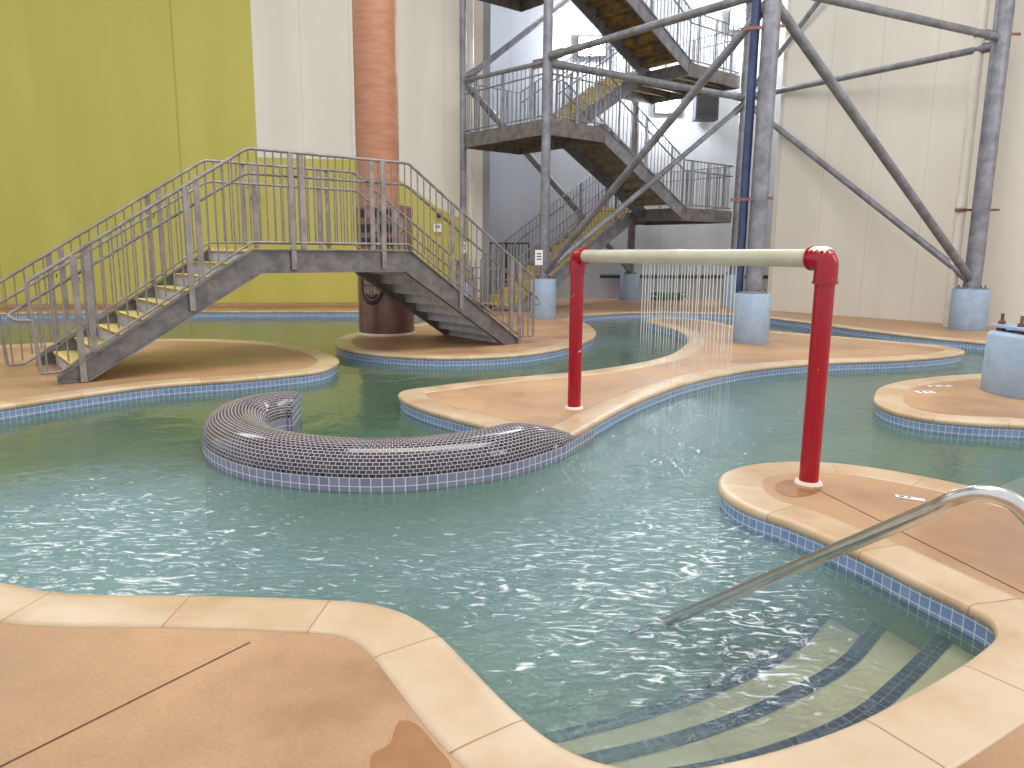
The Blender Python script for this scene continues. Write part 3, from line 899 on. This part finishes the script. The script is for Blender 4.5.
def tflight(uA, zA, uB, zB, v0, v1, under=TREADU):
    """low end A to high end B"""
    n = int(round(abs(zB-zA)/.19))
    sg = 1 if uB > uA else -1
    b = MB()
    for v in (v0, v1):
        b.bar((uA-sg*.12, v, zA-.14), (uB, v, zB-.14), .035, .33, (0, 0, 1))
        b.bar((uA-sg*.12, v, zA+.03), (uB, v, zB+.03), .09, .02)
    o = b.build('stair_flight', STEEL_TOWER, tower)
    for i in range(n):
        u0 = uA+(uB-uA)*i/n; u1 = uA+(uB-uA)*(i+1)/n; z = zA+(zB-zA)*(i+1)/n-.03
        t = MB(); t.box(min(u0, u1), max(u0, u1)+.02, v0+.02, v1-.02, z-.05, z)
        t.box(min(u1, u1-sg*.015), max(u1, u1-sg*.015), v0+.02, v1-.02, z-.03, z+(zB-zA)/n-.05)
        t.box(min(u0-sg*.012, u0+sg*.03), max(u0-sg*.012, u0+sg*.03), v0+.05, v1-.05, z-.02, z+.004, 1)
        t.build('tread', [under, NOSING], o)
    trail([(uA, v0, zA+.02), (uB, v0, zB+.02)], 1.28, True, 3)
    trail([(uA, v1, zA+.02), (uB, v1, zB+.02)], 1.28, True, 3)
tflight(UB, ZB, UA, ZA, 0, V1, TREADG)
tflight(UB, ZC, UA, ZD, 0, V1)
tflight(.55, 0, UB, ZB, V2, V3, TREADY)
tflight(UA, ZA, UB, ZC, V2, V3, TREADY)
for z in (ZA, ZD):
    trail([(0, V3, z), (0, 0, z), (UA, 0, z)], 1.28, True, 3)
    trail([(0, V3, z), (UA, V3, z)], 1.28, False, 2)
for z in (ZB, ZC):
    trail([(UB, 0, z), (UE, 0, z), (UE, V3, z), (UB, V3, z)], 1.28, True, 3)
trail([(.55, V2, 0), (-.3, V2, 0)], 1.1, True, 1)
trail([(.55, V3, 0), (.0, V3, 0)], 1.1, True, 1)
# one hundred nearest balusters each on its own, the rest in one mesh
def bdist(e):
    w = TO+tu*e[1].x+tv*e[1].y+Vector((0, 0, e[1].z)); s = ray(512, 384)
    return (w-Vector((0, 0, CH))).length + (60 if w.z > 1.55+.33*w.y else 0)
TBAL.sort(key=bdist)
bb = MB(); bb.tube([(0, 0, .1), (0, 0, 1.28)], .011, 5); proto = bb.build('baluster', STEEL_TOWER, None)
for par, p, h in TBAL[:98]:
    c = proto.copy(); COL.objects.link(c); c.parent = par; c.location = p
bpy.data.objects.remove(proto)
bb = MB()
for par, p, h in TBAL[98:]: bb.tube([p+Vector((0, 0, .1)), p+Vector((0, 0, h))], .011, 5)
tag(bb.build('balusters', STEEL_TOWER, tower), kind='stuff')

# paper notices on the columns
def notice(px0, py0, px1, py1, Y, label, lines=3):
    a = at(px0, py1, Y); c = at(px1, py0, Y)
    b = MB(); b.box(a.x, c.x, Y-.012, Y, a.z, c.z)
    for k in range(lines):
        z = c.z-(c.z-a.z)*(.25+.18*k); b.box(a.x+(c.x-a.x)*.2, a.x+(c.x-a.x)*.8, Y-.0135, Y-.012, z-.012, z+.012, 1)
    o = base(b.build('paper_notice', [PAPER, BLACK])); tag(o, label, 'sign'); return o
notice(535, 250, 543, 265, 17.40, 'white paper notice on the front tower column above the blue pedestal')
notice(461, 242, 467, 253, 19.80, 'small white paper notice on the left tower column behind the footbridge stairs')
notice(433.5, 224, 441.5, 232, 21.16, 'white notice on the lime green wall beside the round brown column', 2)

# ---------------------------------------------------------------- brown column with painted base
cb = G(385, 336)
R1 = .515
colm = empty('round_column', (cb.x-.05, cb.y+R1, -.006), 0, 'thick terracotta brown round column with a black painted figure on its wide base', 'column')
b = MB(); b.lathe((0, 0, 0), [(R1, 0), (R1, 2.3), (R1-.03, 2.34), (.3, 2.36)], 56); bs = b.build('column_base', TERRA_D, colm)
b = MB(); b.lathe((0, 0, 0), [(R1+.04, 0), (R1+.04, .03), (R1+.002, .04)], 56); b.build('base_ring', CREAM, bs)
b = MB(); b.lathe((-.11, 0, 0), [(.385, 2.33), (.385, 14)], 48); b.build('shaft', TERRA, colm)
def curved(mb, s_pts, z_off, R, mi=0):
    """closed outline given as (angle, z) laid on the drum, slightly proud"""
    vs = [(R*math.cos(a), R*math.sin(a), z) for a, z in s_pts]
    b0 = len(mb.v); mb.v += vs; mb.face(list(range(b0, b0+len(vs))), None, mi)
def ring(mb, a0, z0, ra, rz, w, R, mi=0, n=28, t0=0, t1=2*math.pi):
    rows = []
    for i in range(n+1):
        t = t0+(t1-t0)*i/n; row = []
        for f in (1, 1-w):
            for RR in (R,):
                a = a0+ra*f*math.cos(t); z = z0+rz*f*math.sin(t); row.append((RR*math.cos(a), RR*math.sin(a), z))
        rows.append(row)
    mb.grid(rows, mi=mi)
b = MB(); A = math.radians(-111)
ring(b, A, .92, .50, .36, .22, R1+.006); ring(b, A, .92, .34, .25, .16, R1+.006)
for k in range(-2, 3):
    for s in (0, 1):
        a0 = A+k*.13-.055; a1 = A+k*.13+.055; z0 = .94 if s else .76; z1 = 1.08 if s else .90
        curved(b, [(a0, z0), (a1, z0), (a1, z1), (a0, z1)], 0, R1+.008, 1)
for k in range(7):
    for j, z in enumerate((1.62, 1.86, 2.12)):
        a0 = math.radians(-150+k*14); a1 = a0+math.radians(12.5)
        curved(b, [(a0, z), (a1, z), (a1, z+.14), (a0, z+.14)], 0, R1+.006, 0 if (k+j) % 4 else 1)
b.build('painted_face', [BLACK, PALE], bs)

# ---------------------------------------------------------------- blue column on big pedestal, right
c7 = Vector((6.1, 8.42, -.006))
b = MB(); b.lathe((0, 0, 0), [(.60, 0), (.61, .02), (.60, .66), (.58, .685), (.55, .69)], 56)
o = b.build('concrete_pedestal', BLUEPED); o.location = c7
tag(o, 'largest pale blue concrete pedestal, on the right island at the photo edge', 'pedestal', 'pale blue concrete pedestals under the steel columns')
col7 = empty('steel_column', c7+Vector((0, 0, .69)), 0, 'pale blue round column bolted to the large pedestal at the right edge', 'column')
BLUECOL = mottle('light_blue_column_paint', (132, 158, 214), (150, 176, 226), 4, .5)
b = MB(); b.lathe((0, 0, 0), [(.26, .07), (.26, 9)], 40); b.build('shaft', BLUECOL, col7)
b = MB(); b.box(-.42, .42, -.42, .42, .04, .075); bp = b.build('base_plate', BLUEPED, col7, bevel=.006)
for sx in (-.34, .34):
    for sy in (-.34, 0, .34):
        b = MB(); b.tube([(sx, sy, -.0), (sx, sy, .2)], .018, 8); b.tube([(sx, sy, .075), (sx, sy, .115)], .038, 6); b.tube([(sx, sy, .0), (sx, sy, .04)], .05, 8)
        b.build('bolt', RUST, bp)

# ---------------------------------------------------------------- white drain pipe by the right wall
wa, wb = Vector((7.3, 20.9, 0)), Vector((20.3, 5.24, 0)); wr = (wb-wa).normalized(); wn = Vector((-wr.y, wr.x, 0)); wn = -wn if wn.dot(Vector((0, 0, 0))-wa) < 0 else wn
pp = G(947.5, 327); 
dp = empty('drain_pipe', pp, 0, 'white vertical drain pipe strapped beside the right steel column', 'pipe')
b = MB(); b.tube([(0, 0, 0), (.0, 0, 12)], .1, 20); b.build('pipe', WHITEP, dp)
b = MB(); b.tube([(0, 0, 2.55), (0, 0, 2.75)], .112, 20); b.build('coupling', WHITEP, dp)
for z in (2.5, 6.0):
    b = MB(); b.bar((-.16, -.11, z), (.75, -.11, z+.01), .03, .05); b.tube([(0, 0, z-.03), (0, 0, z+.03)], .115, 16); b.build('pipe_clamp', RUST, dp)
pq = at(471, 300, 21.1)
b = MB(); b.tube([(pq.x, 21.1, 0), (pq.x, 21.1, 12)], .07, 12); o = base(b.build('drain_pipe', WHITEP)); tag(o, 'slim pale pipe running up the wall just right of the left tower column', 'pipe')

# ---------------------------------------------------------------- lamps, box and small wall items in the alcove
def flood(px, py, Y, label, sz=.32, pw=120):
    p = at(px, py, Y)
    e = empty('wall_floodlight', p, 0, label, 'lamp', 'floodlights high on the alcove wall')
    b = MB(); b.box(-sz, sz, .02, .16, -sz*.7, sz*.7); b.build('housing', DARKBOX, e, bevel=.02)
    b = MB(); b.box(-sz*.9, sz*.9, 0, .02, -sz*.6, sz*.6); b.build('lens', LAMP, e)
    b = MB(); b.bar((0, .16, 0), (0, 25.35-Y, 0), .06, .06); b.build('bracket', STEEL_D, e)
    l = bpy.data.lights.new('flood', 'POINT'); l.energy = pw; l.shadow_soft_size = .25; l.color = (.9, .95, 1)
    lo = bpy.data.objects.new('flood_glow', l); lo.parent = e; lo.location = (0, -.3, 0); COL.objects.link(lo)
flood(592, 46, 24.9, 'lit white floodlight left of the upper stair flight', .45, 450)
flood(668, 104, 24.9, 'lit white floodlight under the upper right landing', .42, 350)
flood(743, 20, 24.9, 'lit white floodlight beside the top of the front pillar', .42, 350)
p = at(706, 104, 24.8)
b = MB(); b.box(-.36, .36, -.2, .25, -.5, .45); b.box(-.3, .3, -.215, -.2, -.4, .36, 1); b.bar((0, .25, 0), (0, .5, 0), .08, .08)
o = b.build('loudspeaker', [DARKBOX, BLACK]); o.location = p; tag(o, 'dark box loudspeaker hung under the upper right landing', 'speaker')
def wall_disc(px, py, label, name, mat=BLACK, r=.07):
    s, z = on_wall(px, py); q = WA+wd*s; nr = Vector((wd.y, -wd.x))
    b = MB(); b.tube([(0, 0, 0), (nr.x*.12, nr.y*.12, 0)], r, 14); b.tube([(nr.x*.1, nr.y*.1, 0), (nr.x*.17, nr.y*.17, -.03)], r*.55, 12)
    o = b.build(name, mat); o.location = (q.x, q.y, z); tag(o, label, 'fitting')
wall_disc(438.5, 215, 'small round black fitting on the beige wall above the white notice', 'wall_camera')
wall_disc(255.5, 198, 'small grey wall box seen between balusters left of the column', 'wall_outlet', STEEL_D, .11)
# hook on the right wall
d = ray(849, 205); 
t = (wa.x*-wr.y+wr.x*wa.y)/(d.x*-wr.y+wr.x*d.y); hp = Vector((d.x*t, d.y*t, CH+d.z*t))+wn*.03
b = MB(); b.box(-.06, .06, -.03, .03, -.08, .08); b.tube([(0, -.03, 0), (0, -.1, -.02), (0, -.12, .04)], .012, 6)
o = b.build('wall_hook', STEEL_D); o.location = hp; tag(o, 'small metal hook box alone on the big beige right wall', 'hook')
# dark fence at the back of the deck, behind the lowest flight
fc0, fc1 = at(484, 243, 23.6), at(529, 243.5, 23.0)
fn = empty('metal_fence', (fc0.x, fc0.y, -.006), 0, 'dark metal baluster fence standing behind the lowest tower stair flight', 'fence')
fd = Vector((fc1.x-fc0.x, fc1.y-fc0.y, 0)); fh = fc0.z
b = MB(); b.bar((0, 0, fh), (fd.x, fd.y, fh), .05, .05); b.bar((0, 0, .15), (fd.x, fd.y, .15), .04, .04); b.build('fence_rail', DARKBOX, fn)
for i in range(15):
    q = fd*(i/14); w_ = .03 if i % 7 == 0 else .012
    b = MB(); b.tube([(q.x, q.y, 0 if i % 7 == 0 else .15), (q.x, q.y, fh)], w_, 8); b.build('fence_post' if i % 7 == 0 else 'baluster', DARKBOX, fn)
# green hose heap at the foot of the far pedestal
hc = G(668, 301)
pts = []
for i in range(90):
    a = i*.42; r = .35+.12*math.sin(i*.31)
    pts.append((r*1.3*math.cos(a), r*math.sin(a)*.8, .03+.0028*i))
b = MB(); b.tube(pts, .022, 7); o = b.build('garden_hose', GREENHOSE); o.location = (hc.x, hc.y, .0); tag(o, 'coiled green hose lying on the far deck under the stair tower', 'hose')

# ---------------------------------------------------------------- red spray frame
fa, fb = G(574.5, 409), G(813, 486)
fa.y += .07; fb.y += .08
spray = empty('spray_frame', (fa+fb)/2, 0, 'red posts carrying a cream pipe that rains thin streams of water', 'water feature')
ctr = spray.location.copy()
topA = at(576.5, 256, fa.y); topB = at(834, 258.5, fb.y)
ra, rb, rbar = .066, .064, .060
tA = Vector((fa.x, fa.y, topA.z)); tB = Vector((fb.x, fb.y, topB.z))
def post(name, f, t, r):
    b = MB(); b.tube([Vector((f.x, f.y, -.006))-ctr, Vector((t.x, t.y, t.z-.04))-ctr], r, 28)
    o = b.build(name, RED, spray)
    b = MB(); b.lathe(Vector((f.x, f.y, -.006))-ctr, [(r+.03, 0), (r+.022, .018), (r+.002, .022)], 28); b.build('base_ring', CHIP, o)
    return o
post('post', fa, tA, ra); post('post', fb, tB, rb)
bd = (tB-tA).normalized()
def elbow(f, t, r, d):
    b = MB(); z = Vector((0, 0, 1))
    c0 = t-z*.055; c1 = t+d*.055
    arc = [t-z*.16-ctr, t-z*.08-ctr, c0-ctr]
    for i in range(1, 7):
        k = i/7; arc.append(c0*(1-k)**2+t*2*k*(1-k)+c1*k*k-ctr)
    arc += [c1-ctr, t+d*.08-ctr, t+d*.12-ctr]
    b.tube(arc, r+.012, 28); return b
eA = elbow(fa, tA, ra, bd).build('elbow_joint', RED, spray); eB = elbow(fb, tB, rb, -bd).build('elbow_joint', RED, spray)
for e_, t, d, r in ((eA, tA, bd, ra), (eB, tB, -bd, rb)):
    b = MB(); b.tube([t+d*.105-ctr, t+d*.125-ctr], r+.017, 24); b.tube([t-Vector((0, 0, .165))-ctr, t-Vector((0, 0, .145))-ctr], r+.017, 24); b.build('collar', RED, e_)
# bare patch on top of the right joint
b = MB()
rows = []
for i in range(9):
    k = i/8; row = []
    c = tB+Vector((0, 0, -.03))-bd*(-.02+.12*k)
    if i < 3: c.z -= (3-i)*.006
    for j in range(7):
        a = math.radians(40+100*j/6)+.15*math.sin(i*2.1+j)
        sd = bd.cross(Vector((0, 0, 1))).normalized()
        rr = rb+.0150
        c2 = Vector((c.x, c.y, tB.z)); 
        row.append(c2+sd*rr*math.cos(a)+Vector((0, 0, rr*math.sin(a)-max(0, .02-.12*k)*1.0))-ctr)
    rows.append(row)
b.grid(rows); b.build('bare_patch', CHIP, eB)
b = MB(); b.tube([tA+bd*.12-ctr, tB-bd*.12-ctr], rbar, 28); b.build('spray_bar', CREAM, spray)
# the falling streams
js = MB(); n_j = 30
def bar_at(px):
    d = ray(px, 262); n2 = Vector((bd.y, -bd.x, 0)); t = tA.dot(n2)/d.dot(n2); return Vector((d.x*t, d.y*t, 0))
pa, pb = bar_at(644), bar_at(736)
rnd = random.Random(3)
for i in range(n_j):
    q = pa.lerp(pb, (i+rnd.uniform(-.25, .25))/(n_j-1)); z1 = tA.z+(tB.z-tA.z)*.5-rbar*.9
    b = MB(); sw = rnd.uniform(-.015, .015); zb = -.002
    pts = [(0, 0, z1-zb), (sw*.2, 0, (z1-zb)*.62), (sw*.3, 0, (z1-zb)*.5), (sw, 0, 0)]
    b.tube(pts, [.0042, .0036, .0011, .0006], 6)
    o = b.build('water_stream', JET); o.location = (q.x, q.y, zb)
    tag(o, 'thin stream of water falling from the cream spray bar', 'water stream', 'water streams falling from the spray bar')

# ---------------------------------------------------------------- tiled serpentine wall
def serpent():
    e1 = G(592, 424)+Vector((-.25, .12, 0)); e2 = G(571, 436)+Vector((-.25, .10, 0))
    cl = [(e1.x, e1.y), (e2.x, e2.y), (.17, 6.10), (-.05, 5.82), (-.32, 5.58), (-.79, 5.37), (-1.22, 5.35), (-1.64, 5.46), (-1.98, 5.68), (-2.27, 6.02), (-2.44, 6.40), (-2.50, 6.72), (-2.42, 7.0), (-2.26, 7.15), (-2.12, 7.18)]
    c = resample(smooth_open(cl, 12), .05, False)
    L = [0]
    for k in range(1, len(c)): L.append(L[-1]+(c[k]-c[k-1]).length)
    TOT = L[-1]
    root = empty('serpentine_wall', (-1, 5.4, -.3), 0, 'curved half-round bench wall covered in dark mosaic, rising from the water', 'bench wall')
    o3 = root.location
    w0, h0, zb = .27, .21, -.045
    rows, uvs, lo_rows, lo_uvs = [], [], [], []
    for k, q in enumerate(c):
        t = (c[min(k+1, len(c)-1)]-c[max(k-1, 0)]).normalized(); nn = Vector((-t.y, t.x))
        s = L[k]
        f = max(.02, min(1, (s-.30)/.75))          # flattens where it runs into the island
        hh = h0*(.12+.88*math.sin(f*math.pi/2))
        w = w0*(1+.10*max(0, 1-s/.9)); row = []; uv = []; n = 20; per = 0; prev = None
        for j in range(n+1):
            a = math.pi*j/n
            x = math.cos(a); z = math.sin(a)
            x = math.copysign(abs(x)**.85, x)
            pnt = Vector((q.x+nn.x*w*x, q.y+nn.y*w*x, zb+hh*z))
            if prev is not None: per += ((w0*(x-prev[0]))**2+(h0*(z-prev[1]))**2)**.5
            prev = (x, z); row.append(pnt-o3); uv.append((s, per))
        rows.append(row); uvs.append(uv)
        for side in (1, -1):
            pass
        lo_rows.append([[Vector((q.x+nn.x*w*sg, q.y+nn.y*w*sg, z))-o3 for z in (zb, -.17, -.175, -1.15)] for sg in (1, -1)])
    b = MB(); b.grid(rows, uvs); b.build('mosaic_top', MOSAIC, root)
    b = MB()
    for side in (0, 1):
        b.grid([r[side] for r in lo_rows], [[(L[k], 0), (L[k], .125), (L[k], .13), (L[k], 1.1)] for k in range(len(c))])
    for f in range(len(b.f)):
        if f % 3: b.m[f] = 1
    # end cap: half disc and the tiled face under it
    q = c[-1]; rr = rows[-1]
    b0 = len(b.v); b.v += [tuple(p) for p in rr]; cap = list(range(b0, b0+len(rr)))
    b.face(cap, [(p.x+p.y, p.z) for p in rr])
    e1, e2 = lo_rows[-1]
    b0 = len(b.v); b.v += [tuple(p) for p in (e1[0], e2[0], e2[3], e1[3])]
    b.face([b0, b0+1, b0+2, b0+3], [(0, 0), (2*w0, 0), (2*w0, 1.1), (0, 1.1)])
    b.build('tiled_base', [TILEG, PLASTER], root)
serpent()

# ---------------------------------------------------------------- stainless hand rail in the foreground
hr = empty('pool_handrail', G(1100, 640), 0, 'polished stainless steel handrail slanting down into the pool in the foreground', 'handrail')
h0 = hr.location.copy()
A1 = G(668, 621, WZ)
top = at(938, 507, 2.10)
d = (A1-top).normalized()
A0 = A1+d*.35
P_ = [A0, A1, top, at(952, 500, 2.06), at(966, 495.5, 2.03), at(980, 493.5, 2.0), at(1000, 496, 1.96), at(1020, 507, 1.93), at(1045, 540, 1.90), at(1060, 590, 1.88), at(1068, 650, 1.87)]
foot = Vector((P_[-1].x+.01, P_[-1].y, 0))
P_.append(foot)
def dense(P, k=6):
    E = [P[0]*2-P[1]]+P+[P[-1]*2-P[-2]]; out = []
    for i in range(1, len(E)-2):
        a, b_, c, d_ = E[i-1:i+3]
        for j in range(k):
            t = j/k; out.append(.5*((2*b_)+(c-a)*t+(2*a-5*b_+4*c-d_)*t*t+(3*b_-a-3*c+d_)*t**3))
    out.append(P[-1]); return out
pth = [P_[0], P_[1]]+dense(P_[2:])
b = MB(); b.tube([p-h0 for p in pth], .0245, 24); b.build('rail_tube', CHROME, hr)
b = MB(); b.lathe(foot-h0, [(.07, 0), (.06, .012), (.026, .018)], 28); b.build('floor_flange', CHROME, hr)

# ---------------------------------------------------------------- depth markers set in the deck
def marker(px, py, w, h, rot, label, marks, par=None):
    g = G(px, py); b = MB(); b.box(-w/2, w/2, -h/2, h/2, -.004, .002)
    for (x, y, mw, mh) in marks: b.box(x-mw/2, x+mw/2, y-mh/2, y+mh/2, .002, .003, 1)
    o = b.build('depth_marker', [PAPER, BLACK]); o.location = (g.x, g.y, 0); o.rotation_euler[2] = rot
    tag(o, label, 'floor marker', 'small white marker tiles set in the deck')
marker(910, 498, .17, .045, -.55, 'small white marker tile with black marks beside the foreground handrail', [(-.05, 0, .03, .02), (-.005, 0, .02, .02)])
marker(940, 386, .3, .06, 0.1, 'upper of two white marker tiles on the right island', [(-.08, 0, .05, .03), (.05, 0, .05, .03)])
marker(925, 392, .2, .12, 0.1, 'lower of two white marker tiles on the right island', [(-.04, 0, .04, .08), (.04, 0, .03, .08)])
